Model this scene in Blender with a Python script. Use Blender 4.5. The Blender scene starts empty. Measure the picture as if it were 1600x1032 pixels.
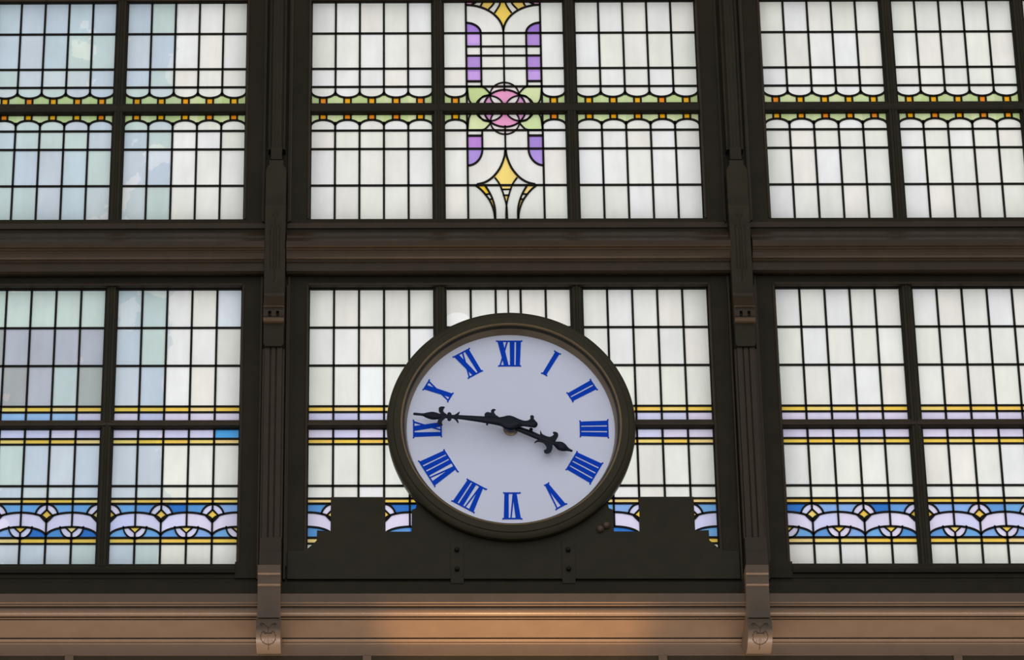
import bpy, bmesh, math, random
from mathutils import Vector, Matrix
C = bpy.context.scene.collection
sc = bpy.context.scene

# ------------------------------------------------------------------ camera
YAW, PIT, ROLL, F = -0.019339851506640904, 0.45051685343380965, 0.006412901977401411, 5411.47
PX, PY, DIST = -277.04, -28.29, 20.0
ZC = 10.425                                     # height of the clock centre above the floor
CAM = Vector((-0.72605, -DIST, ZC - 8.82479))
cy_, sy_ = math.cos(YAW), math.sin(YAW); cp_, sp_ = math.cos(PIT), math.sin(PIT); cr_, sr_ = math.cos(ROLL), math.sin(ROLL)
FWD = Vector((sy_*cp_, cy_*cp_, sp_)); RT = Vector((cy_, -sy_, 0)); UP = RT.cross(FWD)
R2 = cr_*RT + sr_*UP; U2 = -sr_*RT + cr_*UP
cam = bpy.data.objects.new('camera', bpy.data.cameras.new('camera')); C.objects.link(cam)
cam.matrix_world = Matrix(((R2.x, U2.x, -FWD.x, CAM.x), (R2.y, U2.y, -FWD.y, CAM.y), (R2.z, U2.z, -FWD.z, CAM.z), (0, 0, 0, 1)))
cam.data.sensor_width = 36; cam.data.lens = F/1600*36
cam.data.shift_x = -PX/1600; cam.data.shift_y = PY/1600
cam.data.clip_end = 500
sc.camera = cam

# ------------------------------------------------------------------ world, lights, exposure
w = bpy.data.worlds.new('overcast'); sc.world = w; w.use_nodes = True
nt = w.node_tree; bg = nt.nodes['Background']
bg.inputs['Color'].default_value = (1.0, 1.0, 0.99, 1); bg.inputs['Strength'].default_value = 1.0
sc.view_settings.view_transform = 'Standard'; sc.view_settings.look = 'None'
sc.view_settings.gamma = 1; sc.view_settings.use_curve_mapping = False
sc.view_settings.exposure = 0.0

def area(name, loc, target, sx, sy, power, col):
    l = bpy.data.lights.new(name, 'AREA'); l.shape = 'RECTANGLE'; l.size = sx; l.size_y = sy; l.energy = power; l.color = col
    o = bpy.data.objects.new(name, l); C.objects.link(o); o.location = loc
    o.rotation_euler = (Vector(target) - Vector(loc)).to_track_quat('-Z', 'Y').to_euler(); return o
def spot(name, loc, target, ang, blend, power, col, size=0.1):
    l = bpy.data.lights.new(name, 'SPOT'); l.spot_size = math.radians(ang); l.spot_blend = blend; l.energy = power; l.color = col; l.shadow_soft_size = size
    o = bpy.data.objects.new(name, l); C.objects.link(o); o.location = loc
    o.rotation_euler = (Vector(target) - Vector(loc)).to_track_quat('-Z', 'Y').to_euler(); return o
# unseen fill light added behind the camera to brighten the dial
area('front_fill', (0, -27, ZC-1), (0, 0, ZC), 16, 9, 560, (.90, .93, 1.0))
# lamps on the wall below the cornice throwing light upwards
area('platform_strip_lamp', (0, -0.75, ZC-4.2), (0, -0.3, ZC-1.2), 13, 0.12, 640, (1.0, 0.82, 0.70))
spot('platform_lamp', (0.0, -0.65, ZC-3.6), (0.0, -0.27, ZC-1.35), 46, 0.5, 560, (1.0, 0.56, 0.22), .05)

# ------------------------------------------------------------------ helpers
def at(x, y, d=0.0):
    "point of the photo at distance d in front of the glass plane -> world X, Z relative to the clock centre"
    v = R2*(x-PX-800) + U2*(516-(y-PY)) + FWD*F
    t = (DIST-d)/v.y
    return CAM.x+v.x*t, CAM.z+v.z*t-ZC
def zz(y, d=0.0, x=800): return at(x, y, d)[1]
def W(x, d, z): return (x, -d, ZC+z)

class MB:
    def __init__(s): s.v = []; s.f = []; s.m = []
    def box(s, x0, x1, z0, z1, d0, d1):
        n = len(s.v)
        for d in (d0, d1):
            for (x, z) in ((x0, z0), (x1, z0), (x1, z1), (x0, z1)): s.v.append(W(x, d, z))
        s.f += [(n, n+3, n+2, n+1), (n+4, n+5, n+6, n+7), (n, n+1, n+5, n+4), (n+1, n+2, n+6, n+5), (n+2, n+3, n+7, n+6), (n+3, n, n+4, n+7)]
    def prism(s, pts, d0, d1):                  # outline (x,z) given depth
        n = len(s.v); k = len(pts)
        for d in (d0, d1):
            for x, z in pts: s.v.append(W(x, d, z))
        s.f.append(tuple(range(n+k-1, n-1, -1))); s.f.append(tuple(range(n+k, n+2*k)))
        for i in range(k): j = (i+1) % k; s.f.append((n+i, n+j, n+k+j, n+k+i))
    def extr(s, prof, x0, x1):                  # side profile (d,z) run along x
        n = len(s.v); k = len(prof)
        for x in (x0, x1):
            for d, z in prof: s.v.append(W(x, d, z))
        s.f.append(tuple(range(n, n+k))); s.f.append(tuple(range(n+2*k-1, n+k-1, -1)))
        for i in range(k): j = (i+1) % k; s.f.append((n+i, n+k+i, n+k+j, n+j))
    def ribbon(s, pts, wd, d0, d1, closed=False):   # a strip with square section following (x,z) points
        k = len(pts); n = len(s.v)
        for i, (x, z) in enumerate(pts):
            if closed: a = pts[i-1]; b = pts[(i+1) % k]
            else: a = pts[max(i-1, 0)]; b = pts[min(i+1, k-1)]
            tx, tz = b[0]-a[0], b[1]-a[1]; L = math.hypot(tx, tz) or 1
            nx, nz = -tz/L*wd/2, tx/L*wd/2
            for (sx, d) in ((1, d0), (1, d1), (-1, d1), (-1, d0)): s.v.append(W(x+nx*sx, d, z+nz*sx))
        for i in range(k if closed else k-1):
            a = n+4*i; b = n+4*((i+1) % k)
            for q in range(4): r = (q+1) % 4; s.f.append((a+q, b+q, b+r, a+r))
        if not closed:
            s.f.append((n+3, n+2, n+1, n)); e = n+4*(k-1); s.f.append((e, e+1, e+2, e+3))
    def line3(s, pts, r, seg=8):                # round tube through points (x,d,z)
        P = [Vector(W(*p)) for p in pts]; k = len(P); n = len(s.v)
        for i, p in enumerate(P):
            t = (P[min(i+1, k-1)]-P[max(i-1, 0)]).normalized()
            a = t.cross(Vector((0, 1, 0.01))).normalized(); b = t.cross(a)
            for q in range(seg):
                an = 2*math.pi*q/seg; s.v.append(tuple(p+a*math.cos(an)*r+b*math.sin(an)*r))
        for i in range(k-1):
            for q in range(seg):
                r2 = (q+1) % seg; s.f.append((n+i*seg+q, n+i*seg+r2, n+(i+1)*seg+r2, n+(i+1)*seg+q))
        s.f.append(tuple(range(n+seg-1, n-1, -1))); s.f.append(tuple(range(n+(k-1)*seg, n+k*seg)))
    def lathe(s, prof, cx=0, cz=0, seg=128):    # closed profile (r,d) turned about the clock axis
        n = len(s.v); k = len(prof)
        for i in range(seg):
            a = 2*math.pi*i/seg
            for r, d in prof: s.v.append(W(cx+r*math.cos(a), d, cz+r*math.sin(a)))
        for i in range(seg):
            j = (i+1) % seg
            for q in range(k): r2 = (q+1) % k; s.f.append((n+i*k+q, n+i*k+r2, n+j*k+r2, n+j*k+q))
    def build(s, name, mat, parent=None, smooth=False, bevel=0):
        me = bpy.data.meshes.new(name); me.from_pydata(s.v, [], s.f); me.materials.append(mat)
        o = bpy.data.objects.new(name, me); C.objects.link(o)
        bm = bmesh.new(); bm.from_mesh(me); bmesh.ops.recalc_face_normals(bm, faces=bm.faces[:]); bm.to_mesh(me); bm.free()
        if smooth:
            for p in me.polygons: p.use_smooth = True
            me.set_sharp_from_angle(angle=math.radians(28))
        if bevel:
            b = o.modifiers.new('bevel', 'BEVEL'); b.width = bevel; b.segments = 2; b.limit_method = 'ANGLE'
        if parent: 
            o.parent = parent; o.matrix_parent_inverse = Matrix.Translation(-parent.location)
        return o
def tag(o, label=None, cat=None, group=None, kind=None):
    if label: o['label'] = label
    if cat: o['category'] = cat
    if group: o['group'] = group
    if kind: o['kind'] = kind
    return o
def empty(name, x, d, z, *a, **k):
    o = bpy.data.objects.new(name, None); C.objects.link(o); o.location = W(x, d, z); o.empty_display_size = .1
    return tag(o, *a, **k)
def arc(cx, cz, rx, rz, a0, a1, n=16):
    return [(cx+rx*math.cos(math.radians(a0+(a1-a0)*i/n)), cz+rz*math.sin(math.radians(a0+(a1-a0)*i/n))) for i in range(n+1)]
def smooth_pts(p, n=6):                         # Catmull-Rom through points
    out = []
    for i in range(len(p)-1):
        a, b, c, d = p[max(i-1, 0)], p[i], p[i+1], p[min(i+2, len(p)-1)]
        for q in range(n):
            t = q/n
            out.append(tuple(0.5*((2*b[k])+(-a[k]+c[k])*t+(2*a[k]-5*b[k]+4*c[k]-d[k])*t*t+(-a[k]+3*b[k]-3*c[k]+d[k])*t**3) for k in range(2)))
    out.append(tuple(p[-1])); return out

# ------------------------------------------------------------------ materials
def lin(c):
    return tuple(((v/255)/12.92 if v/255 <= .04045 else ((v/255+.055)/1.055)**2.4) for v in c)
def paint(name, col, rough=.5, var=.25, spec=.5, metal=0, bump=.15, scale=9):
    m = bpy.data.materials.new(name); m.use_nodes = True; n = m.node_tree; b = n.nodes['Principled BSDF']
    g = n.nodes.new('ShaderNodeNewGeometry'); mp = n.nodes.new('ShaderNodeMapping'); mp.inputs['Scale'].default_value = (1, 1, 1)
    n.links.new(g.outputs['Position'], mp.inputs['Vector'])
    ns = n.nodes.new('ShaderNodeTexNoise'); ns.inputs['Scale'].default_value = scale; ns.inputs['Detail'].default_value = 6
    n.links.new(mp.outputs[0], ns.inputs['Vector'])
    r = n.nodes.new('ShaderNodeMapRange'); r.inputs['To Min'].default_value = 1-var; r.inputs['To Max'].default_value = 1+var
    n.links.new(ns.outputs['Fac'], r.inputs['Value'])
    v = n.nodes.new('ShaderNodeVectorMath'); v.operation = 'SCALE'; v.inputs[0].default_value = col
    n.links.new(r.outputs[0], v.inputs['Scale']); n.links.new(v.outputs[0], b.inputs['Base Color'])
    b.inputs['Roughness'].default_value = rough; b.inputs['Specular IOR Level'].default_value = spec; b.inputs['Metallic'].default_value = metal
    if bump:
        n2 = n.nodes.new('ShaderNodeTexNoise'); n2.inputs['Scale'].default_value = 60; n2.inputs['Detail'].default_value = 4
        n.links.new(mp.outputs[0], n2.inputs['Vector'])
        bp = n.nodes.new('ShaderNodeBump'); bp.inputs['Strength'].default_value = bump; bp.inputs['Distance'].default_value = .003
        n.links.new(n2.outputs['Fac'], bp.inputs['Height']); n.links.new(bp.outputs[0], b.inputs['Normal'])
    return m
M_DARK = paint('dark_olive_paint', (.029, .025, .0155), .5, spec=.10)
M_WALL = paint('dark_wall_paint', (.025, .021, .0135), .55, spec=.08)
M_TRIM = paint('brown_olive_paint', (.040, .028, .017), .42, spec=.15)
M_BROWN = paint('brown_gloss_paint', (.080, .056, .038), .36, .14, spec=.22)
M_LEAD = paint('lead', (.012, .0105, .008), .5, .2, bump=0, spec=.1)
M_RING = paint('clock_case_paint', (.036, .031, .018), .45, spec=.12)
M_GOLD = paint('bronze_bevel', (.22, .155, .075), .4, .15, spec=.3)
M_DIAL = paint('dial_enamel', (.76, .80, .985), .45, .01, bump=0, spec=.15)
M_BLUE = paint('numeral_blue', (.0, .058, .60), .5, .03, bump=0, spec=.06)
M_HAND = paint('hand_blue_black', (.006, .009, .020), .35, .1, bump=0, spec=.14)
M_BRASS = paint('hub_brass', (.30, .22, .13), .35, .1, metal=.6, bump=0)
M_FLOOR = paint('floor_stone', (.30, .28, .25), .7, .1)
M_CEIL = paint('roof_boards', (.10, .085, .065), .7, .1)
M_SIDE = paint('side_plaster', (.25, .23, .2), .8, .1)

def glass_mat():
    m = bpy.data.materials.new('stained_glass'); m.use_nodes = True; n = m.node_tree; N = n.nodes; L = n.links
    N.remove(N['Principled BSDF']); out = N['Material Output']
    at_ = N.new('ShaderNodeAttribute'); at_.attribute_name = 'glass'
    g = N.new('ShaderNodeNewGeometry')
    def noise(scale, det, sc3=(1, 1, 1)):
        mp = N.new('ShaderNodeMapping'); mp.inputs['Scale'].default_value = sc3; L.new(g.outputs['Position'], mp.inputs[0])
        t = N.new('ShaderNodeTexNoise'); t.inputs['Scale'].default_value = scale; t.inputs['Detail'].default_value = det; L.new(mp.outputs[0], t.inputs[0]); return t.outputs['Fac']
    def mr(v, a, b, c, d):
        r = N.new('ShaderNodeMapRange'); r.inputs[1].default_value = a; r.inputs[2].default_value = b; r.inputs[3].default_value = c; r.inputs[4].default_value = d; L.new(v, r.inputs[0]); return r.outputs[0]
    def mth(op, a, b):
        r = N.new('ShaderNodeMath'); r.operation = op
        for i, q in enumerate((a, b)):
            if isinstance(q, (int, float)): r.inputs[i].default_value = q
            else: L.new(q, r.inputs[i])
        return r.outputs[0]
    soft = mr(noise(7, 3, (1, 1, .5)), .3, .7, .93, 1.05)
    streak = mr(noise(16, 4, (1.6, 1, .15)), .35, .65, .98, 1.015)
    specks = mr(noise(95, 2), .78, .80, 1, .45)
    k = mth('MULTIPLY', mth('MULTIPLY', soft, streak), specks)
    sc_ = N.new('ShaderNodeVectorMath'); sc_.operation = 'SCALE'; L.new(at_.outputs['Color'], sc_.inputs[0]); L.new(k, sc_.inputs['Scale'])
    # left-hand glass tinted grey-blue up to a ragged edge
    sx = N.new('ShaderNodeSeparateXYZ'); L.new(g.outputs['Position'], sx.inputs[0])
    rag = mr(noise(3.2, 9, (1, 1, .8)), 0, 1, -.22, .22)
    tint = mr(mth('ADD', sx.outputs['X'], rag), -2.185, -2.175, 1, 0)
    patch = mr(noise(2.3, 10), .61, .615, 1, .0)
    fm = mth('MULTIPLY', tint, patch)
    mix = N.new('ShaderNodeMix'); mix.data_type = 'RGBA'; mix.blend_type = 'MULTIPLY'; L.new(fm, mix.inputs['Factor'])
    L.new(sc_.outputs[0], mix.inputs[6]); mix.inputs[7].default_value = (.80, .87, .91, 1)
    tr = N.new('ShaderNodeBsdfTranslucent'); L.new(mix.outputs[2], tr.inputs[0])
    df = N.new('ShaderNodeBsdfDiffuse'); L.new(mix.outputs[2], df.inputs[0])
    gl = N.new('ShaderNodeBsdfGlossy'); gl.inputs['Roughness'].default_value = .25
    m1 = N.new('ShaderNodeMixShader'); m1.inputs[0].default_value = .08; L.new(tr.outputs[0], m1.inputs[1]); L.new(df.outputs[0], m1.inputs[2])
    m2 = N.new('ShaderNodeMixShader'); m2.inputs[0].default_value = .02; L.new(m1.outputs[0], m2.inputs[1]); L.new(gl.outputs[0], m2.inputs[2])
    L.new(m2.outputs[0], out.inputs['Surface']); return m
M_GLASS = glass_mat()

# ------------------------------------------------------------------ stained glass
WHITES = [(226, 227, 221), (228, 229, 231), (221, 222, 216), (229, 225, 218), (223, 226, 214), (226, 228, 233), (222, 220, 214), (225, 226, 222)]
COOL = [(205, 216, 214), (204, 212, 222), (210, 214, 222), (207, 218, 212), (214, 219, 220), (203, 214, 220)]
GREYS = [(174, 177, 172), (186, 186, 196), (176, 176, 176), (196, 208, 206), (200, 216, 204)]
GREEN = [(198, 214, 158), (190, 208, 144), (208, 218, 168), (196, 210, 160)]
ORANGE = [(255, 172, 12), (255, 158, 14), (250, 140, 24), (255, 178, 24)]
YELLOW = [(250, 212, 118), (246, 200, 92), (240, 210, 140), (250, 202, 84)]
LAV = [(216, 210, 236), (222, 214, 238), (208, 208, 242)]
BLUE = [(82, 146, 210), (110, 168, 224), (40, 112, 196), (96, 150, 214), (130, 170, 228)]
def pick(pal, *key):
    rnd = random.Random(hash(tuple(int(round(q*1000)) for q in key))); rnd.random(); c = rnd.choice(pal); j = rnd.uniform(-3, 3)
    if pal is WHITES: c = tuple(q*.55+w_*.45 for q, w_ in zip(c, (226, 226, 221)))
    return tuple(min(255, max(0, q+j)) for q in c)

def sheet(name, xs_of_row, zs, colfn, parent):
    "one flat glass sheet; rows between zs, each row with its own x cuts; colour per face"
    v = []; f = []; cols = []
    for i in range(len(zs)-1):
        z0, z1 = zs[i], zs[i+1]; xs = xs_of_row(i)
        for a, b in zip(xs[:-1], xs[1:]):
            n = len(v); v += [W(a, 0, z0), W(b, 0, z0), W(b, 0, z1), W(a, 0, z1)]; f.append((n, n+1, n+2, n+3))
            cols.append(colfn((a+b)/2, (z0+z1)/2))
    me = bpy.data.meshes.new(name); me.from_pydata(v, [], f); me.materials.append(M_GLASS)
    ca = me.color_attributes.new('glass', 'FLOAT_COLOR', 'CORNER')
    cache = {}; flat = []
    for c in cols:
        if c not in cache: cache[c] = tuple(min(.98, q*GAIN) for q in lin(c))+(1.0,)
        flat += list(cache[c])*4
    ca.data.foreach_set('color', flat)
    o = bpy.data.objects.new(name, me); C.objects.link(o)
    o.parent = parent; o.matrix_parent_inverse = Matrix.Translation(-parent.location)
    return o
GAIN = 1.12
FINE = .005
def fine(a, b): 
    n = max(1, int(round((b-a)/FINE))); return [a+(b-a)*i/n for i in range(n+1)]
CW, CD0, CD1 = .0135, -.006, .010
ZT = 2.339                                       # middle of the upper transom

def pane_white(x0, k, j, bay, x, z):
    if bay == -1:
        if x0 < -2.55: return pick(COOL, x0, k, j)
        return pick(COOL, x0, k, j) if k < 2 else pick(WHITES, x0, k, j)
    return pick(WHITES, x0, k, j)

def upper_panel(x0, bay, s, parent, rose=False, x1=None):
    "s=+1 above the transom, -1 below it"
    Wd = .802; cw = Wd/5
    lev = [.165, .303, .574]
    def zp(q): return ZT+s*q
    cuts = (list(fine(.02, .165)) + [.303, .574, .83]) if not rose else fine(.02, .84)
    zs = sorted(zp(q) for q in cuts)
    cols5 = [x0-.01]+[x0+cw*i for i in range(1, 5)]+[x0+Wd+.01]
    fx = fine(x0-.01, x0+Wd+.01)
    def rows(i):
        zc = abs((zs[i]+zs[i+1])/2-ZT)
        return fx if (rose or zc < .165) else cols5
    rg = rose_regions(s) if rose else None
    def col(x, z):
        q = abs(z-ZT); lx = x-x0; k = min(4, max(0, int(lx/cw)))
        if rose and .152 < lx < .648:
            c = rg(lx, q)
            return c
        if rose: k = 0 if lx < .3 else 4; cwk = .152; u = (lx-.076)/.152 if k == 0 else (lx-.724)/.152
        else: cwk = cw; u = (lx-k*cw)/cw-.5
        row = 0 if q < .165 else 1 if q < .303 else 2 if q < .574 else 3
        if row == 0:
            za = .13-.045*math.sqrt(max(0, 1-(2*u)**2))
            if q < za:
                return pick(ORANGE, x0, k, s) if abs(u*cwk) < .019 else pick(GREEN, x0, k, s+(2 if u < 0 else 3))
        return pane_white(x0, k, row*s, bay, x, z)
    sheet('leaded_glass', rows, zs, col, parent)
    m = MB()
    for q in lev: m.ribbon([(x0-.01, zp(q)), (x0+Wd+.01, zp(q))], CW, CD0, CD1)
    xl = [.152, .648] if rose else [cw*i for i in range(1, 5)]
    for x in xl: m.ribbon([(x0+x, zp(.10 if not rose else .02)), (x0+x, zp(.83))], CW, CD0, CD1)
    cells = [(0, .152), (.648, Wd)] if rose else [(i*cw, (i+1)*cw) for i in range(5)]
    for a, b in cells:
        c = (a+b)/2; h = (b-a)/2
        m.ribbon([(x0+c+h*math.cos(t), zp(.13-.046*math.sin(t))) for t in [math.pi*i/18 for i in range(19)]], .013, CD0, CD1)
        for e in (-.0225, .0225): m.ribbon([(x0+c+e, zp(.03)), (x0+c+e, zp(.086))], .012, CD0, CD1)
    if rose:
        for pts, wd in rose_lines(s): m.ribbon([(x0+a, zp(b)) for a, b in pts], wd, CD0, CD1)
    m.build('lead_came', M_LEAD, parent)

def inpoly(x, y, P):
    r = False; j = len(P)-1
    for i in range(len(P)):
        (xi, yi), (xj, yj) = P[i], P[j]
        if (yi > y) != (yj > y) and x < (xj-xi)*(y-yi)/(yj-yi)+xi: r = not r
        j = i
    return r
# the centre light: traced curves in sheet units, left half, mirrored about .401
def T4(p): return ((p[0]-10)/1070*.802, .574+(51.4-p[1]/5.735)*.00491)
def T5(p): return ((p[0]-13)/1092*.802, .16+((170+p[1]/5.735)-204)*.00474)
mir = lambda P: [(.802-a, b) for a, b in P]
LEAF = smooth_pts([(.155, .165), (.25, .163), (.284, .14), (.303, .105), (.26, .09), (.235, .06), (.222, .03), (.19, .03), (.165, .07), (.155, .165)], 5)
BIGARC_T = arc(.152, .580, .249, .212, 90, 0, 22)
BIGARC_B = smooth_pts([T5(p) for p in ((556, 380), (545, 450), (505, 545), (440, 625), (370, 670), (300, 688))], 5)
def rose_regions(s):
    WH = [(226, 224, 218), (221, 222, 216), (224, 223, 221)]
    A = [T4(p) for p in ((528, -25), (515, 40), (470, 112))]; B = [T4(p) for p in ((485, -25), (462, 30), (418, 78))]
    Cc = [T4(p) for p in ((375, -25), (362, 20), (345, 50))]; D = [T4(p) for p in ((330, -25), (312, 12), (265, 36))]
    spearT = smooth_pts([T5(p) for p in ((460, 628), (500, 680), (530, 760), (556, 860), (566, 920))], 4)
    def f(x, q):
        lx = x if x <= .401 else .802-x; side = 0 if x <= .401 else 1
        r0 = math.hypot(lx-.401, q)
        small = [math.hypot(lx-.401, q-.1) < .095, math.hypot(lx-.301, q) < .095, math.hypot(lx-.401, q+.1) < .095, math.hypot(lx-.501, q) < .095]
        if r0 < .14: return (228, 222, 220) if sum(small) > 1 else ((226, 150, 192) if not small[1] else (216, 152, 204))
        if any(small): return (230, 218, 218)
        if q < .165: return pick(GREEN, side, s, 5) if inpoly(lx, q, LEAF) else (224, 222, 216)
        if s > 0:
            if lx < .25:                        # purple strip
                if .20 < q < .574 and not .401 < q < .471: return pick([(186, 152, 220), (196, 156, 224), (172, 136, 208)], side, round(q*9), s)
                if q >= .574 and ((lx-.152)/.098)**2+((q-.574)/.08)**2 < 1: return pick([(158, 122, 206), (146, 110, 196)], side, 3)
            if q > .58 and ((lx-.152)/.249)**2+((q-.58)/.212)**2 > 1:
                def xa(P):                      # x of curve at this height
                    for (a, b) in zip(P[:-1], P[1:]):
                        if b[1] <= q <= a[1]: return a[0]+(b[0]-a[0])*(a[1]-q)/(a[1]-b[1])
                    return P[-1][0]
                if lx > xa(A): return (250, 206, 92)
                if lx > xa(B): return (226, 224, 218)
                if lx > xa(Cc): return (248, 206, 110)
                if lx > xa(D): return (224, 222, 216)
                return (222, 158, 196)
            return pick(WH, side, round(q*5) if q < .574 else 9)
        # lower light
        if lx < .25 and .20 < q < .303: return (184, 130, 210) if side == 0 else (160, 130, 208)
        if lx < .25 and q >= .303 and ((lx-.152)/.098)**2+((q-.303)/.125)**2 < 1: return (172, 144, 220)
        if inpoly(lx, q, BIGARC_B+[T5((300, 1000)), T5((556, 1000))]):
            if q < .572 and (q < P_SPI[0][1] or lx > SPI(q)): return (250, 212, 120)
            if q >= .572 and lx > SPI(q):
                return (250, 212, 130) if q < .605 else ((224, 224, 214) if q < .648 else ((248, 206, 110) if q < .705 else (225, 225, 220)))
        if q > .574 and SPO(q) < lx < SPM(q):
            return ((248, 198, 50) if side == 0 else (240, 210, 130)) if q < .64 else ((226, 224, 216) if q < .678 else ((248, 206, 100) if q < .745 else (225, 225, 218)))
        return pick(WH, side, 7 if q < .574 else 11)
    return f
def interp(P):
    def g(q):
        for (a, b) in zip(P[:-1], P[1:]):
            if a[1] <= q <= b[1]: return a[0]+(b[0]-a[0])*(q-a[1])/(b[1]-a[1])
        return P[0][0] if q < P[0][1] else P[-1][0]
    return g
P_SPI = [T5(p) for p in ((460, 628), (500, 685), (532, 770), (556, 860), (563, 920), (565, 1000))]
P_SPO = [T5(p) for p in ((285, 695), (345, 745), (410, 830), (445, 920), (455, 1000))]
P_SPM = [T5(p) for p in ((370, 695), (410, 760), (440, 830), (458, 910), (459, 1000))]
SPI, SPO, SPM = interp(P_SPI), interp(P_SPO), interp(P_SPM)
def rose_lines(s):
    L = []
    def both(P, wd=.012): L.append((P, wd)); L.append((mir(P), wd))
    def circ(cx, cz, r, wd=.009): 
        P = [p for p in arc(cx, cz, r, r, -90, 270, 60)]
        run = []
        for p in P:
            if p[1] > .02: run.append(p)
            else:
                if len(run) > 1: L.append((run, wd))
                run = []
        if len(run) > 1: L.append((run, wd))
    circ(.401, 0, .14, .011); circ(.401, .1, .095, .009); circ(.301, 0, .095); circ(.501, 0, .095)
    both(LEAF, .010)
    both([(.25, .165), (.25, .574 if s > 0 else .303)], .013)
    both([(.152, .205), (.25, .205)], .014)
    if s > 0:
        L.append(([(.401, .13), (.401, .60)], .012))
        for q in (.401, .471): L.append(([(.152, q), (.65, q)], .012))
        both(arc(.152, .574, .098, .08, 90, 0, 12), .013)
        both(BIGARC_T, .013)
        for P in (((528, -25), (515, 40), (470, 112)), ((485, -25), (462, 30), (418, 78)), ((375, -25), (362, 20), (345, 50)), ((330, -25), (312, 12), (265, 36))):
            both(smooth_pts([T4(p) for p in P], 5), .010)
        both([(T4((543, 300))[0], .56), (.401, .62)], .008)
    else:
        L.append(([(.401, .13), (.401, .33)], .012))
        both(arc(.152, .303, .098, .125, 0, 90, 12), .013)
        both(BIGARC_B, .013); both(smooth_pts(P_SPI, 5), .010); both(smooth_pts(P_SPO, 5), .012); both(smooth_pts(P_SPM, 5), .012)
        L.append(([(.366, .605), (.436, .605)], .008)); L.append(([(.378, .648), (.424, .648)], .008))
        both([(SPO(.64), .643), (SPM(.64), .637)], .009); both([(SPO(.678), .681), (SPM(.678), .674)], .009)
    return L

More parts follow.
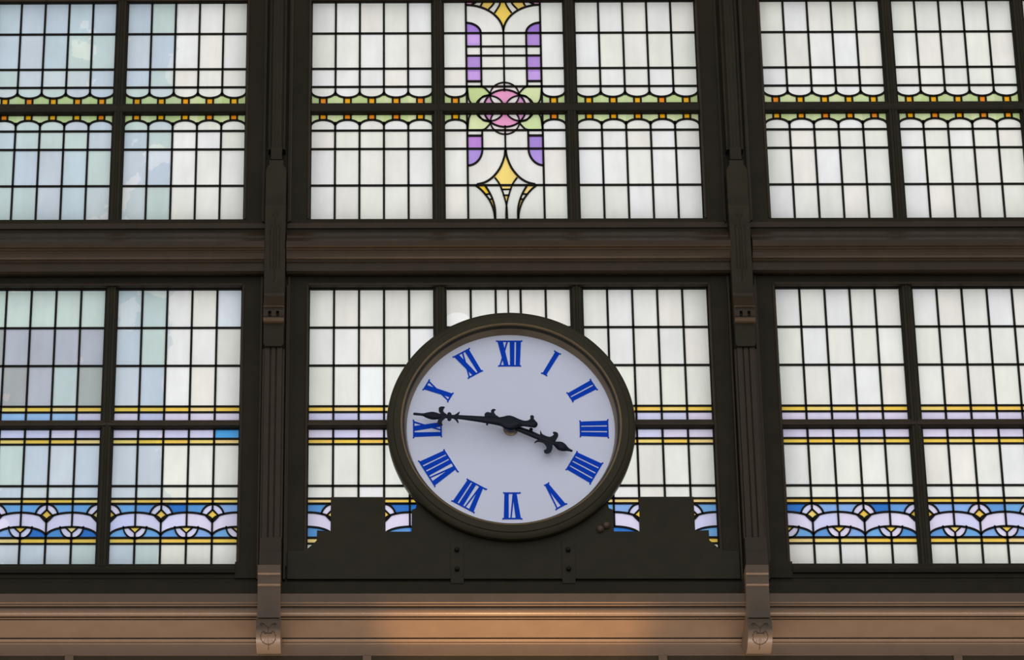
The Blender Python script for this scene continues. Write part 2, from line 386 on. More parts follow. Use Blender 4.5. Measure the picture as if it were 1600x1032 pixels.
# lower windows -----------------------------------------------------------
ZL = [1.008, .736, .468, .182, .150, .028+.07, .024, -.035, -.072, -.363, -.449, -.480, -.713, -.752, -.885]
def lower_panel(x0, bay, cuspodd, part, parent, split=False, over=None):
    Wd = .802; cw = Wd/5
    colx = [x0+cw*i for i in range(6)]
    over = over or {}
    m = MB()
    if part == 'top':
        zs = [.08, .144, .183, .468, .736, 1.02] if not split else [.08, .144, .183, .468] + fine(.70, .90) + [1.02]
        names = ['lav', 'yel', 0, 1, 2]
    else:
        zs = [-.90, -.752, -.713] + fine(-.713, -.483)[1:] + [-.449, -.363, -.078, -.040, .04]
        names = None
    xr = [x0-.01]+colx[1:5]+[x0+Wd+.01]; fx = fine(x0-.01, x0+Wd+.01)
    def band(x, z):
        lx = (x-x0)/cw
        # nearest cusp and nearest arc centre, in columns
        off = 1 if cuspodd else 0
        u = (lx-off) % 2; dc = min(u, 2-u); ua = abs(dc-1)          # distance from arc centre
        side = int(lx+.001)
        dxc = dc*cw; dxa = ua*cw; q = math.sqrt(max(0, 1-ua*ua))
        zo = -.600+.058*q; zi = -.703+.064*q
        if z > zo:
            if dxc/.041+abs(z+.566)/.043 < 1: return pick(YELLOW, x0, round(lx), 1)
            if (dxc/.072)**2+((z+.575)/.088)**2 < 1: return pick(LAV, x0, side, 2)
            return pick(BLUE, x0, side, 3)
        if z > zi: return pick(LAV, x0, side, 4)
        if bay == 0: return pick(BLUE, x0, side, 7)
        if dxa/.043+abs(z+.640)/.040 < 1: return pick(YELLOW, x0, round(lx), 5)
        if (dxa/.072)**2+((z+.635)/.082)**2 < 1: return pick(LAV, x0, side, 6)
        return pick(BLUE, x0, side, 7)
    def col(x, z):
        lx = x-x0; k = min(4, max(0, int(lx/cw)))
        if split and k == 0 and math.hypot((lx-.075)*.9, z-.755) < .090: return (250, 252, 255)
        if part == 'top':
            j = 0 if z < .144 else 1 if z < .183 else 2 if z < .468 else 3 if z < .736 else 4
            if (k, j) in over: return over[(k, j)]
            if j == 0: return pick(LAV, x0, k, 0)
            if j == 1: return pick(YELLOW, x0, k, 0)
            if bay == -1 and x0 < -3 and j in (2, 3): return pick(GREYS, x0, k, j)
            if bay == -1 and x0 < -3: return pick([(212, 222, 214), (206, 220, 208), (210, 220, 220)], x0, k, j)
            return pane_white(x0, k, j, bay, x, z)
        if -.713 < z < -.483: return band(x, z)
        j = 0 if z < -.752 else 1 if z < -.713 else 2 if z < -.449 else 3 if z < -.363 else 4 if z < -.078 else 5 if z < -.04 else 6
        if (k, j) in over: return over[(k, j)]
        if j in (1, 2, 5): return pick(YELLOW, x0, k, j)
        if j == 6: return pick(LAV, x0, k, j)
        return pane_white(x0, k, j+20, bay, x, z)
    def rows(i):
        zc = (zs[i]+zs[i+1])/2
        return fx if (-.713 < zc < -.483 or (split and zc > .5)) else xr
    sheet('leaded_glass', rows, zs, col, parent)
    def hl(z, wd=CW): m.ribbon([(x0-.01, z), (x0+Wd+.01, z)], wd, CD0, CD1)
    def vl(x, a, b, wd=CW): m.ribbon([(x, a), (x, b)], wd, CD0, CD1)
    if part == 'top':
        for z in (.736, .468): hl(z)
        hl(.184, .012); hl(.144, .012)
        for i in range(1, 5): vl(colx[i], .07, 1.02)
        if split: vl(x0+Wd/2, .07, 1.02, .010)
    else:
        for z, wd in ((-.040, .012), (-.078, .012), (-.363, CW), (-.449, .012), (-.483, .013), (-.713, .013), (-.752, .012)): hl(z, wd)
        for i in range(1, 5):
            vl(colx[i], -.483, .04); vl(colx[i], -.90, -.713)
        off = 1 if cuspodd else 0
        def clipx(P):
            return [p for p in P if x0-.012 <= p[0] <= x0+Wd+.012]
        def rb(P, wd):
            P = clipx(P)
            if len(P) > 1: m.ribbon(P, wd, CD0, CD1)
        for c in range(-1, 7):
            X = x0+c*cw
            if (c-off) % 2 == 0:               # cusp
                vl2 = x0 <= X <= x0+Wd
                if vl2: vl(X, -.483, -.530, .012); vl(X, -.713, -.60, .012)
                rb([(X+.041*a, -.566+.043*b) for a, b in ((0, 1), (.5, .5), (1, 0), (.5, -.5), (0, -1))], .010)
                rb([(X-.041*a, -.566+.043*b) for a, b in ((0, 1), (.5, .5), (1, 0), (.5, -.5), (0, -1))], .010)
                rb(arc(X, -.575, .073, .089, 12, 168, 26), .011)
            else:
                if x0 < X < x0+Wd: vl(X, -.483, -.640, .012); vl(X, -.676, -.713, .012)
                rb([(X+cw*math.cos(t), -.600+.058*math.sin(t)) for t in [math.pi*i/36 for i in range(37)]], .012)
                rb([(X+cw*math.cos(t), -.703+.064*math.sin(t)) for t in [math.pi*i/36 for i in range(37)]], .012)
                if bay == 0: continue
                rb([(X+.043*a, -.640-.040*b) for a, b in ((-1, 0), (-.5, .5), (0, 1), (.5, .5), (1, 0))], .009)
                rb(arc(X, -.635, .073, .083, 180, 360, 24), .010)
    m.build('lead_came', M_LEAD, parent)

# ------------------------------------------------------------------ windows
BP = 2.985
PANX = [-1.2775, -.4005, .4755]
wn = [0]
pos3 = ['left', 'middle', 'right']; bayname = {-1: 'left-hand bay', 0: 'clock bay', 1: 'right-hand bay'}
def win(x0, z0, z1, label):
    wn[0] += 1
    e = empty('window_%d' % wn[0], x0+.4, 0, z0, label, 'window', kind='structure')
    m = MB()                                     # thin glazing bead round the sheet
    Wd = .802; b = .008
    m.box(x0-.004, x0+b-.002, z0, z1, -.01, .02); m.box(x0+Wd-b+.002, x0+Wd+.004, z0, z1, -.01, .02)
    m.box(x0+b, x0+Wd-b, z0, z0+.010, -.01, .02); m.box(x0+b, x0+Wd-b, z1-b, z1, -.01, .02)
    m.build('glazing_bead', M_LEAD, e)
    return e
vis = {-1: [0, 1, 2], 0: [0, 1, 2], 1: [0, 1, 2]}
for bay in (-1, 0, 1):
    for p in vis[bay]:
        x0 = bay*BP+PANX[p]
        rose = bay == 0 and p == 1
        if bay == 1 and p == 2:
            who = 'at the right edge of the picture'
        else: who = '%s light of the %s' % (pos3[p], bayname[bay])
        e = win(x0, 2.345, 3.157, ('leaded window with yellow star and purple strips above a pink rose, %s, above the transom' % who) if rose else
                'pale leaded window with orange squares along its bottom, upper row, %s' % who)
        upper_panel(x0, bay, 1, e, rose)
        e = win(x0, 1.47, 2.300, ('leaded window with yellow star and purple strips below a pink rose, %s, below the transom' % who) if rose else
                'pale leaded window with orange squares along its top, second row, %s' % who)
        upper_panel(x0, bay, -1, e, rose)
        ov = {}
        if bay == 0 and p == 0: ov = {(2, 2): (236, 243, 250), (1, 0): (205, 205, 244)}
        if bay == -1 and p == 2: ov = {(4, 4): (222, 232, 246)}
        if bay == -1 and p == 1: ov = {(1, 0): (158, 196, 240), (2, 0): (160, 196, 240), (3, 0): (166, 200, 240)}
        e = win(x0, .062, 1.012, 'pale leaded window over a yellow and lavender strip, third row, %s' % who + (' behind the clock top' if rose else ''))
        odd = {(-1, 1): 1, (-1, 2): 0, (0, 0): 1, (0, 1): 0, (0, 2): 0, (1, 0): 1, (1, 1): 0, (1, 2): 0, (-1, 0): 0}[(bay, p)]
        lower_panel(x0, bay, odd, 'top', e, rose, ov)
        if rose: continue                        # wholly behind the clock and its board
        ov = {(4, 6): (80, 170, 240)} if (bay == -1 and p == 2) else {}
        e = win(x0, -.905, .030, 'leaded window with a blue, lavender and yellow wave border, bottom row, %s' % who)
        lower_panel(x0, bay, odd, 'bottom', e, False, ov)

# ------------------------------------------------------------------ timber framing around the glass
FD = .060; MD = .045
XW = 4.70
def struct(o, label, cat='trim'): return tag(o, label, cat, kind='structure')
tn = [0]
def trim(m, label, mat, **k):
    tn[0] += 1
    return struct(m.build('trim_%d' % tn[0], mat, **k), label)
zU0 = 1.491; zL0 = -.909
# the wall: stiles between bays, rails, and the plain wall round them
wl = MB()
ZTOP, ZBOT = 6.0, -ZC
for b in (-1.5, -.5, .5, 1.5):
    c = b*BP; h = BP/2-1.2795
    wl.box(c-h, c+h, -1.05, ZTOP, -.10, FD)
for b in (-1, 0, 1):
    x0 = b*BP-1.2795; x1 = b*BP+1.2795
    wl.box(x0, x1, 1.010, zU0, -.10, FD)
    wl.box(x0, x1, 3.156, ZTOP, -.10, FD)
    wl.box(x0, x1, -1.05, zL0, -.10, FD)
wl.box(-12, -1.5*BP-.2055, -1.05, ZTOP, -.10, FD); wl.box(1.5*BP+.2055, 12, -1.05, ZTOP, -.10, FD)
wl.box(-12, 12, ZBOT, -1.05, -.10, .02)
# solid behind the clock where the middle bottom light is closed off
wl.box(-.41, .41, zL0, .05, -.10, -.02)
struct(wl.build('wall_front', M_WALL), 'dark olive painted timber wall holding the windows', 'wall')

for b in (-1, 0, 1):
    cx = b*BP
    for (za, zb, nm) in ((zU0, 3.156, 'upper'), (zL0, 1.010, 'lower')):
        for sgn in (-1, 1):
            c = cx+sgn*.438+.0005; m = MB()
            if b == 0 and nm == 'lower': za2 = .62
            else: za2 = za
            m.box(c-.0365, c+.0365, za2, zb, -.03, .022); m.box(c-.027, c+.027, za2, zb, .022, MD)
            m.line3([(c, MD, za2), (c, MD, zb)], .010)
            trim(m, 'dark mullion %s of the middle light, %s windows of the %s' % ('left' if sgn < 0 else 'right', nm, bayname[b]), M_DARK, smooth=True)
    m = MB(); a, e_ = cx-1.2795, cx+1.2795
    m.extr([(-.03, 2.293), (.03, 2.293), (.048, 2.300), (.052, 2.312), (.052, 2.345), (.040, 2.362), (-.03, 2.368)], a, e_)
    trim(m, 'dark transom between the two upper rows of the %s' % bayname[b], M_DARK)
    m = MB(); P = [(-.03, .026), (.035, .026), (.052, .034), (.055, .050), (.050, .058), (.040, .062), (.040, .074), (-.03, .082)]
    if b == 0:
        for q0, q1 in ((a, -.70), (.70, e_)): m.extr(P, q0, q1)
        for sg in (-1, 1):
            for dz in (.034, .066): m.lathe([(0, .07), (.010, .068), (.014, .055), (.014, .03), (0, .03)], sg*.752, dz, 12)
    else: m.extr(P, a, e_)
    trim(m, 'brown-edged transom between the two lower rows of the %s' % bayname[b], M_TRIM)
    # moulded architrave edges of the openings (thin bright-edged beads)
    for (z0, z1, nm) in ((zU0, 3.156, 'upper'), (zL0, 1.010, 'lower')):
        m = MB()
        for xx, o_ in ((a-.004, -1), (e_+.004, 1)):
            m.line3([(xx+o_*.004, FD, z0), (xx+o_*.004, FD, z1)], .009)
            m.box(min(xx+o_*.115, xx+o_*.128), max(xx+o_*.115, xx+o_*.128), z0-.02, z1+.07, .05, FD+.012)
        m.extr([(FD-.02, z1-.002), (FD+.004, z1+.001), (FD+.010, z1+.014), (FD-.02, z1+.018)], a, e_)
        trim(m, 'moulded edge round the %s windows of the %s' % (nm, bayname[b]), M_TRIM, smooth=True)

# cornices ---------------------------------------------------------------
def prof(pts, back=-.02, x=800):
    P = [(d, zz(y, d, x)) for d, y in pts]
    return [(back, P[0][1])]+P+[(back, P[-1][1])]
mid = [(.055, 346), (.072, 348), (.072, 356), (.02, 357.5), (.02, 361), (.115, 363), (.150, 368), (.150, 371), (.21, 376), (.21, 384), (.195, 385.5), (.195, 389), (.185, 390),
       (.185, 393), (.178, 394), (.176, 398), (.172, 401), (.160, 404), (.150, 405), (.150, 408), (.135, 410), (.133, 423), (.120, 424.5), (.112, 427), (.09, 430), (.058, 431.5)]
cove = [(.42, 928), (.42, 941.5), (.409, 943.2), (.409, 946.0), (.400, 947.3), (.385, 947.8), (.385, 949.2), (.392, 949.8)]
for i in range(9):                              # big ovolo
    t = math.radians(8+i*10); cove.append((.394-.050*(1-math.cos(t)), 950.5+13*math.sin(t)))
cove += [(.325, 964.0), (.325, 965.2), (.334, 965.8), (.322, 967.6), (.308, 967.8), (.308, 969.0), (.318, 969.4), (.306, 971.2), (.300, 971.6),
         (.135, 996.5), (.120, 997.2), (.120, 998.6), (.128, 999.2), (.110, 1003), (.104, 1003.6), (.104, 1005.5), (.094, 1007), (.090, 1012), (.088, 1024.5)]
low = [(.055, 882), (.062, 884), (.085, 885.5), (.092, 889), (.085, 895), (.066, 897), (.066, 903.5), (.015, 904.5), (.015, 908), (.085, 910), (.085, 926), (.085, 940)]
for b in (-1, 0, 1):
    x0, x1 = b*BP-BP/2, b*BP+BP/2
    g = .070
    m = MB(); m.extr(prof(mid), x0+g, x1-g)
    trim(m, 'brown-edged moulded cornice between the window rows, %s' % bayname[b], M_TRIM, smooth=True)
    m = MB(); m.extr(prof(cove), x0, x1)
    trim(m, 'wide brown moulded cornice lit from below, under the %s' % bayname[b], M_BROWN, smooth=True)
    m = MB()
    if b == 0: m.extr(prof([(.066, 895), (.066, 903.5), (.015, 904.5), (.015, 908), (.085, 910), (.085, 926), (.085, 940)]), x0+g, x1-g)
    else:
        i0, i1 = x0+.225, x1-.225
        m.extr(prof(low), i0, i1)
        for q0, q1 in ((x0+g, i0), (i1, x1-g)):
            m.extr(prof([(.075, 878), (.075, 903.5), (.015, 904.5), (.015, 908), (.085, 910), (.085, 926), (.085, 940)]), q0, q1)
    trim(m, 'dark sill moulding under the windows of the %s' % bayname[b], M_WALL, smooth=True)
# dark panels and posts under the cornice
zc0 = zz(1024.5, .088)
xs_post = [at(q, 1028, .05)[0] for q in (109, 573.5, 1035, 1495.5)]
st = xs_post[2]-xs_post[1]
m = MB(); m.box(-4.6, 4.6, zc0-2.2, zc0-.0, .0205, .083)
trim(m, 'dark recessed panels under the wide cornice', M_WALL)
for k, xp in enumerate(xs_post):
    m = MB(); m.box(xp-.026, xp+.026, zc0-2.2, zc0-.0, .083, .0885)
    trim(m, 'narrow post under the wide cornice, %s from the left' % ('first', 'second', 'third', 'fourth')[k], M_BROWN)

# ------------------------------------------------------------------ pilasters and corbels
for sgn, nm in ((-1, 'left'), (1, 'right')):
    cx = sgn*1.4915-.004; xr = 428 if sgn < 0 else 1153
    def Z(y, d): return zz(y, d, xr if y < 600 else (420 if sgn < 0 else 1175))
    e = empty('pilaster', cx, .06, Z(880, .06), 'dark fluted pilaster %s of the clock, between the window bays' % nm, 'pilaster')
    # upper shaft
    m = MB(); zt = 3.6; zb = Z(232, .15)
    m.box(cx-.056, cx+.056, zb, zt, .0605, .13); m.box(cx-.030, cx+.030, zb, zt, .13, .150)
    for o_ in (-.046, .046): m.line3([(cx+o_, .13, zb), (cx+o_, .13, zt)], .008)
    for o_ in (-.0135, .0135): m.box(cx+o_-.0015, cx+o_+.0015, zb, zt, .15, .153)
    m.box(cx-.085, cx-.075, Z(345, .1), zt, .0605, .085); m.box(cx+.075, cx+.085, Z(345, .1), zt, .0605, .085)
    m.build('upper_shaft', M_DARK, e, smooth=True)
    # small square block
    m = MB(); m.box(cx-.036, cx+.036, Z(249, .17), Z(229, .17), .0605, .170); m.build('square_block', M_DARK, e, bevel=.003)
    # panelled block with the carved stem
    m = MB(); zt2 = Z(250, .185); z0 = Z(458, .185); ch = .040
    m.prism([(cx-.066, z0), (cx+.066, z0), (cx+.066, zt2-.07), (cx+.058, zt2-.05), (cx+.046, zt2-.035), (cx+.046, zt2), (cx-.046, zt2), (cx-.046, zt2-.035), (cx-.058, zt2-.05), (cx-.066, zt2-.07)], .0605, .185)
    zj = Z(320, .19); m.box(cx-.067, cx+.067, z0, zj, .0605, .192)
    blk = m.build('panelled_block', M_DARK, e, bevel=.003)
    m = MB(); zo = Z(337, .192); d = .1925
    m.line3([(cx+a, d, zo+b) for a, b in arc(0, 0, .017, .017, 0, 360, 16)], .0035)
    ztp = Z(356, .192); zbt = Z(420, .192)
    for o_ in (-.030, -.008, .008, .030): m.line3([(cx+o_, d, ztp), (cx+o_, d, zbt)], .003)
    m.line3([(cx-.030, d, zbt), (cx+.030, d, zbt)], .003)
    m.line3([(cx-.038, d, ztp), (cx+.038, d, ztp)], .0025)
    for o_ in (-1, 1): m.line3([(cx+o_*.03, d, ztp+.012), (cx+o_*.026, d, ztp+.022), (cx+o_*.018, d, ztp+.020)], .004)
    m.line3([(cx, d, zo-.02), (cx, d, ztp)], .003)
    m.line3([(cx, d, zbt), (cx, d, Z(436, .192)), (cx-.008, d, Z(440, .192))], .003)
    m.build('carved_stem', M_WALL, blk, smooth=True)
    # capital with dentils
    m = MB()
    P = [(.192, 455), (.185, 462), (.225, 476), (.245, 477), (.245, 479), (.232, 480.5), (.232, 483.5), (.240, 484), (.240, 486)]
    cap = [(d_, Z(y_, d_)) for d_, y_ in P]
    m.extr([(.0605, cap[0][1])]+cap+[(.0605, cap[-1][1])], cx-.066, cx+.066)
    za, zb2 = Z(486, .235), Z(495, .235)
    m.box(cx-.066, cx+.066, zb2, za, .0605, .205)
    for o_ in (-.050, 0, .050): m.box(cx+o_-.016, cx+o_+.016, zb2, za, .205, .240)
    m.box(cx-.05, cx+.05, (za+zb2)/2-.003, (za+zb2)/2+.003, .205, .215)
    P = [(.245, 495), (.245, 497), (.238, 498), (.225, 502), (.205, 505)]
    cap = [(d_, Z(y_, d_)) for d_, y_ in P]
    m.extr([(.0605, cap[0][1])]+cap+[(.0605, cap[-1][1])], cx-.066, cx+.066)
    m.build('dentil_capital', M_TRIM, e, bevel=.0015)
    # block under the capital, clipped corners
    m = MB(); zt3 = Z(504, .20); z3 = Z(541, .20)
    m.prism([(cx-.052, z3), (cx+.052, z3), (cx+.064, z3+.018), (cx+.064, zt3), (cx-.064, zt3), (cx-.064, z3+.018)], .0605, .200)
    m.build('plain_block', M_DARK, e, bevel=.003)
    # lower fluted shaft
    m = MB(); z4 = Z(841, .18); z3b = z3+.0
    for a0, a1, dd in ((-.070, -.056, .160), (-.056, -.022, .18), (-.022, -.014, .165), (-.014, .014, .180), (.014, .022, .165), (.022, .056, .18), (.056, .070, .160)):
        m.box(cx+a0, cx+a1, z4, z3b, .0605, dd)
    for o_ in (-.082, .082): m.box(cx+o_-.006, cx+o_+.006, Z(905, .1), Z(445, .1), .0605, .095)
    m.build('fluted_shaft', M_TRIM, e, bevel=.002)
    m = MB(); m.box(cx-.068, cx+.068, Z(861, .20), z4, .0605, .195); m.box(cx-.069, cx+.069, Z(900, .2), Z(861, .2), .0605, .202)
    m.build('base_block', M_TRIM, e, bevel=.003)

    # corbel
    xq = 419 if sgn < 0 else 1188
    c2 = at(xq, 990, .5)[0]
    def ZZ(y, d): return zz(y, d, xq)
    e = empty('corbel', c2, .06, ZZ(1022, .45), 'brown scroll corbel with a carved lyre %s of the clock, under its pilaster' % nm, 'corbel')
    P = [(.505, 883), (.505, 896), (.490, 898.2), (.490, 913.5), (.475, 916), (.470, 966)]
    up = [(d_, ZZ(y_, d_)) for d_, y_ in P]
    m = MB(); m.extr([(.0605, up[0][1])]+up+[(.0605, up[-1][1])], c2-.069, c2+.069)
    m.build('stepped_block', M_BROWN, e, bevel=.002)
    sd = [(.478, 967.5), (.492, 972), (.502, 979), (.505, 985), (.500, 991), (.484, 998), (.458, 1005), (.43, 1011), (.40, 1016), (.365, 1020), (.33, 1022), (.30, 1022.5)]
    scr = [(d_, ZZ(y_, d_)) for d_, y_ in sd]
    m = MB(); m.extr([(.0605, scr[0][1])]+scr+[(.0605, ZZ(1012, .0605))], c2-.073, c2+.073)
    so = m.build('scroll', M_BROWN, e, smooth=True)
    def surf(y):
        for (d0, y0), (d1, y1) in zip(sd[:-1], sd[1:]):
            if y0 <= y <= y1:
                t = (y-y0)/(y1-y0); return d0+(d1-d0)*t
        return .3
    def car(pts): return [(c2+a*.0041, surf(y)-.0005, ZZ(y, surf(y))) for a, y in pts]
    m = MB()
    for s_ in (-1, 1):
        m.line3(car([(s_*12, 976.5), (s_*10, 974.5), (s_*7, 975.5), (s_*3, 979), (0, 982)]), .0035)
        m.line3(car([(s_*11.5, 977), (s_*10, 978.5), (s_*8.5, 977)]), .006)
        m.line3(car([(s_*4, 990), (s_*6, 987.5), (s_*9, 989), (s_*11, 994), (s_*10.5, 1000), (s_*7, 1005), (s_*2, 1007.5), (0, 1008)]), .0035)
        m.line3(car([(s_*5.5, 991), (s_*5.5, 1003)]), .003); m.line3(car([(s_*2.5, 991), (s_*2.5, 1003)]), .003)
        m.line3(car([(s_*.5, 991), (s_*6, 990.5)]), .003)
    m.line3(car([(0, 982), (0, 988), (0, 1000), (0, 1008), (0, 1016)]), .003)
    m.build('carved_lyre', M_TRIM, so, smooth=True)

# ------------------------------------------------------------------ clock
ck = empty('wall_clock', 0, .06, -.776, 'large round clock with white dial and blue Roman numerals', 'clock')
m = MB()
m.lathe([(.668, .05), (.668, .130), (.676, .150), (.690, .158), (.735, .158), (.740, .152), (.762, .148), (.776, .138), (.781, .120), (.776, .10), (.776, .05)], seg=160)
m.build('clock_case', M_RING, ck, smooth=True)
m = MB()
m.lathe([(.654, .060), (.656, .085), (.664, .118), (.672, .140), (.680, .152), (.686, .1635), (.692, .160), (.690, .150), (.668, .120), (.664, .060)], seg=160)
m.build('bronze_bevel', M_GOLD, ck, smooth=True)
m = MB()
n = 160; m.prism(arc(0, 0, .660, .660, 0, 360*(n-1)/n, n-1), .048, .062)
dial = m.build('dial', M_DIAL, ck)
ST, GP, OV, VW, XW_ = .0290, .0090, .0085, .062, .064
R0, R1 = .433, .614
def numeral(txt, hour):
    wds = {'I': ST, 'V': VW, 'X': XW_}
    tot = sum(wds[c] for c in txt)+GP*(len(txt)-1)
    a = math.radians(90-30*hour)
    ur, uv = (math.sin(a), -math.cos(a)), (math.cos(a), math.sin(a))
    def T(u, v):                                # u across, v from 0 (inner) to 1 (outer)
        k = .93+.14*v; r = R0+(R1-R0)*v; u *= k
        return (ur[0]*u+uv[0]*r, ur[1]*u+uv[1]*r)
    m = MB(); x = -tot/2; D0, D1 = .0615, .0655
    def poly(P, dd=0): m.prism([T(*p) for p in P], D0, D1+dd)
    s = .052                                    # serif thickness as share of height
    for i, c in enumerate(txt):
        if c == 'I': poly([(x, .02), (x+ST, .02), (x+ST, .98), (x, .98)])
        if c == 'V':
            mid_ = x+VW*.52
            poly([(x, .98), (x+ST*1.05, .98), (mid_+ST*.5, .02), (mid_-ST*.45, .02)], .0002)
            poly([(x+VW-.008, .98), (x+VW, .98), (mid_+ST*.45, .02), (mid_+ST*.05, .02)], .0001)
        if c == 'X':
            poly([(x, .98), (x+ST*1.1, .98), (x+XW_, .02), (x+XW_-ST*1.1, .02)], .0002)
            poly([(x+XW_-.010, .98), (x+XW_, .98), (x+.010, .02), (x, .02)], .0001)
        x += wds[c]+GP
    hw = tot/2+OV
    for v0, v1 in ((1-s, 1), (0, s)):
        w0 = hw
        if txt == 'V' and v0 == 0: w0 = .020
        ve = v1 if v0 > 0 else v0; vi = v0 if v0 > 0 else v1      # outer and inner edges
        poly([(-w0, ve), (-w0, ve+(.02 if v0 == 0 else -.02)-0), (-w0+OV, vi), (w0-OV, vi), (w0, ve+(.02 if v0 == 0 else -.02)), (w0, ve)], .0003)
        for sg in (-1, 1): poly([(sg*w0, ve+(.04 if v0 == 0 else -.04)), (sg*w0, ve+(-.012 if v0 == 0 else .012)), (sg*(w0-.006), ve+(-.012 if v0 == 0 else .012)), (sg*(w0-.006), ve+(.04 if v0 == 0 else -.04))], .0004)
    m.build('numeral', M_BLUE, dial)
for h, t in enumerate(['I', 'II', 'III', 'IIII', 'V', 'VI', 'VII', 'VIII', 'IX', 'X', 'XI', 'XII'], 1): numeral(t, h)

# hands -------------------------------------------------------------------
HZ = lambda p, d: at(640+p[0]/5.926, 620+p[1]/5.926, d)
def body(m, cl, hw, d, flat=.6, seg=12):
    "centre line in crop units with half widths; elliptical section"
    P = [HZ(p, d) for p in cl]; n0 = len(m.v); k = len(P)
    Ws = [w/5.926*.0042 for w in hw]
    for i, (x, z) in enumerate(P):
        a = P[max(i-1, 0)]; b = P[min(i+1, k-1)]; tx, tz = b[0]-a[0], b[1]-a[1]; L = math.hypot(tx, tz); nx, nz = -tz/L, tx/L
        for q in range(seg):
            an = 2*math.pi*q/seg; u = math.cos(an)*Ws[i]; v = math.sin(an)*min(Ws[i], .030)*flat
            m.v.append(W(x+nx*u, d+v, z+nz*u))
    for i in range(k-1):
        for q in range(seg):
            r = (q+1) % seg; m.f.append((n0+i*seg+q, n0+i*seg+r, n0+(i+1)*seg+r, n0+(i+1)*seg+q))
    m.f.append(tuple(range(n0+seg-1, n0-1, -1))); m.f.append(tuple(range(n0+(k-1)*seg, n0+k*seg)))
def dense(pts, hw, n=5):
    q = smooth_pts([(p[0], p[1]) for p in pts], n); h = smooth_pts([(w, 0) for w in hw], n); return q, [max(.5, a[0]) for a in h]
def curl(m, pts, d, th=.007):
    P = smooth_pts(pts+[pts[0]], 4)[:-1]
    m.prism([HZ(p, d) for p in P], d-th, d+th)
def disc(m, c, r, d, th=.008): m.prism([HZ((c[0]+r*math.cos(i*math.pi/10), c[1]+r*.93*math.sin(i*math.pi/10)), d) for i in range(20)], d-th, d+th)
DM, DH = .168, .128
xs = [33, 36, 48, 120, 160, 210, 260, 300, 335, 370, 450, 690, 820, 860, 890, 925, 960, 1000, 1030, 1060, 1120, 1160, 1178, 1186]
hw = [3, 9, 13, 14, 27, 38, 31, 19, 17, 20, 20, 32, 41, 50, 63, 68, 60, 44, 34, 29, 32, 34, 22, 6]
yc = lambda x: 160+(x-35)*(240-160)/(925-35) if x < 925 else 240+(x-925)*.075
yc2 = {300: 182, 335: 185, 370: 187, 450: 190, 690: 214, 820: 229, 860: 233}
def ycc(x): return yc2.get(x, yc(x)) + (2 if 120 < x < 300 else 0)
m = MB(); q, h = dense([(x, ycc(x)) for x in xs], hw); body(m, q, h, DM)
mh = m.build('minute_hand', M_HAND, ck, smooth=True); tag(mh, 'long blue-black hand pointing left, just above the nine')
def orn(name, par, fn, *args):
    m = MB(); fn(m, *args); m.build(name, M_HAND, par, bevel=.002)
orn('leaf_scroll', mh, curl, [(300, 175), (285, 155), (272, 138), (270, 110), (290, 96), (326, 99), (316, 114), (312, 138), (325, 155), (345, 172)], DM)
orn('leaf_scroll', mh, curl, [(300, 188), (268, 212), (258, 240), (268, 262), (305, 266), (298, 245), (303, 225), (325, 205), (335, 190)], DM)
orn('knob', mh, disc, (368, 168), 21, DM); orn('knob', mh, disc, (368, 208), 19, DM)
orn('leaf_scroll', mh, curl, [(385, 182), (425, 166), (462, 141), (458, 162), (440, 180), (400, 190)], DM, .005)
orn('leaf_scroll', mh, curl, [(385, 192), (420, 214), (451, 249), (449, 222), (432, 200), (400, 188)], DM, .005)
orn('leaf_scroll', mh, curl, [(698, 205), (694, 165), (720, 147), (752, 152), (754, 132), (772, 118), (797, 123), (786, 134), (784, 152), (800, 175), (825, 195), (780, 220)], DM)
orn('knob', mh, disc, (718, 255), 11, DM)
orn('leaf_scroll', mh, curl, [(1050, 235), (1100, 222), (1118, 205), (1117, 182), (1135, 175), (1152, 188), (1150, 208), (1165, 230), (1120, 250)], DM)
m = MB()
cl = [(930, 268), (1010, 300), (1060, 320), (1120, 344), (1200, 378), (1260, 402), (1310, 422), (1340, 434), (1390, 456), (1430, 475), (1460, 488), (1490, 500), (1504, 505), (1509, 507)]
hw = [24, 26, 27, 28, 27, 25, 22, 20, 42, 36, 20, 12, 11, 4]
q, h = dense(cl, hw); body(m, q, h, DH)
hh = m.build('hour_hand', M_HAND, ck, smooth=True); tag(hh, 'short blue-black hand pointing to the four')
orn('leaf_scroll', hh, curl, [(1250, 390), (1222, 368), (1208, 345), (1213, 317), (1224, 344), (1250, 362), (1295, 376), (1322, 366), (1336, 350), (1325, 335), (1345, 329), (1370, 340), (1376, 365), (1362, 392), (1338, 415)], DH)
orn('leaf_scroll', hh, curl, [(1240, 398), (1200, 403), (1170, 412), (1155, 432), (1182, 420), (1225, 424), (1252, 442), (1268, 470), (1262, 492), (1244, 500), (1250, 520), (1275, 528), (1307, 515), (1321, 485), (1324, 455), (1320, 425)], DH)
orn('knob', hh, disc, (1124, 308), 17, DH); 
m = MB(); m.lathe([(0, .062), (.047, .062), (.047, .078), (.040, .080), (.040, .098), (.045, .100), (.045, .112), (0, .112)], seg=40)
m.build('hub', M_BRASS, ck, smooth=True)
m = MB(); m.lathe([(0, .112), (.046, .112), (.046, .150), (.030, .164), (0, .164)], seg=40)
m.build('hub_cap', M_HAND, ck, smooth=True)

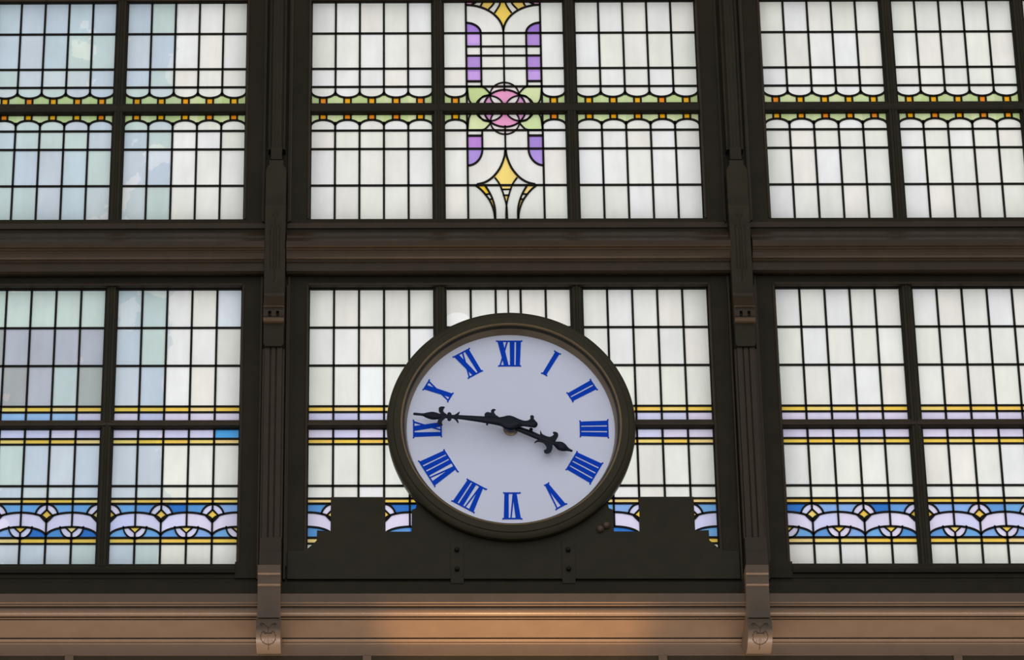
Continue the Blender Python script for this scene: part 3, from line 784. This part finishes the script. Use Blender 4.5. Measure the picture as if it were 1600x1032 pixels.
# ------------------------------------------------------------------ stepped board under the clock
BD = .085
def bx(x, y): return at(x, y, BD)
pts = []
L = [(478.6, 859), (486, 853), (494.7, 845), (495.3, 829), (516.3, 830.5), (517, 777), (601.8, 777), (602.5, 831), (643, 831), (643.3, 797)]
Lw = [bx(*p) for p in L]
half = [(-1.30, zz(905, BD)), (-1.394, zz(905, BD)), (-1.394, zz(861, BD)), (Lw[0][0], zz(861, BD))]+Lw+[(-.60, Lw[-1][1]+.01)]
outline = [(0, zz(905, BD))]+[(p[0], p[1]) for p in half]
rim = arc(0, 0, .74, .74, 218, 270, 14)
outline += rim
full = outline+[(-a, b) for a, b in reversed(outline[1:-1])]
m = MB(); m.prism(full, .0605, BD)
bd = m.build('mounting_board', M_DARK, bevel=.002); tag(bd, 'dark stepped board carrying the clock, with two square towers beside it', 'board')
for x in (714, 888):
    m = MB(); X = at(x, 870, .09)[0]
    m.box(X-.040, X+.040, zz(912, .09), zz(846, .09), BD, .090); s_ = m.build('strap', M_DARK, bd, bevel=.001)
    for y in (860, 890):
        m = MB(); m.lathe([(0, .112), (.010, .110), (.015, .102), (.015, .09), (0, .09)], X, zz(y, .09), 16); m.build('bolt', M_LEAD, s_, smooth=True)
for x, y in ((938, 826.5), (947.5, 821)):
    X, Z_ = at(x, y, .1); m = MB(); m.lathe([(0, .115), (.012, .112), (.021, .103), (.024, .092), (.022, .084), (0, .084)], X, Z_, 20); m.build('round_stud', M_BROWN, bd, smooth=True)

# ------------------------------------------------------------------ hall round the camera (roof edge, floor, side walls)
def slab(name, x0, x1, y0, y1, z0, z1, mat, cat):
    v = [(x, y, z) for z in (z0, z1) for (x, y) in ((x0, y0), (x1, y0), (x1, y1), (x0, y1))]
    me = bpy.data.meshes.new(name); me.from_pydata(v, [], [(3, 2, 1, 0), (4, 5, 6, 7), (0, 1, 5, 4), (1, 2, 6, 5), (2, 3, 7, 6), (3, 0, 4, 7)]); me.materials.append(mat)
    o = bpy.data.objects.new(name, me); C.objects.link(o); tag(o, kind='structure', cat=cat)
slab('floor', -12, 12, -26, .1, -.2, 0, M_FLOOR, 'floor')
slab('ceiling', -12, 12, -3, .1, ZC+6, ZC+6.2, M_CEIL, 'ceiling')
slab('wall_left', -12.2, -12, -26, .1, -.2, ZC+6.2, M_SIDE, 'wall')
slab('wall_right', 12, 12.2, -26, .1, -.2, ZC+6.2, M_SIDE, 'wall')
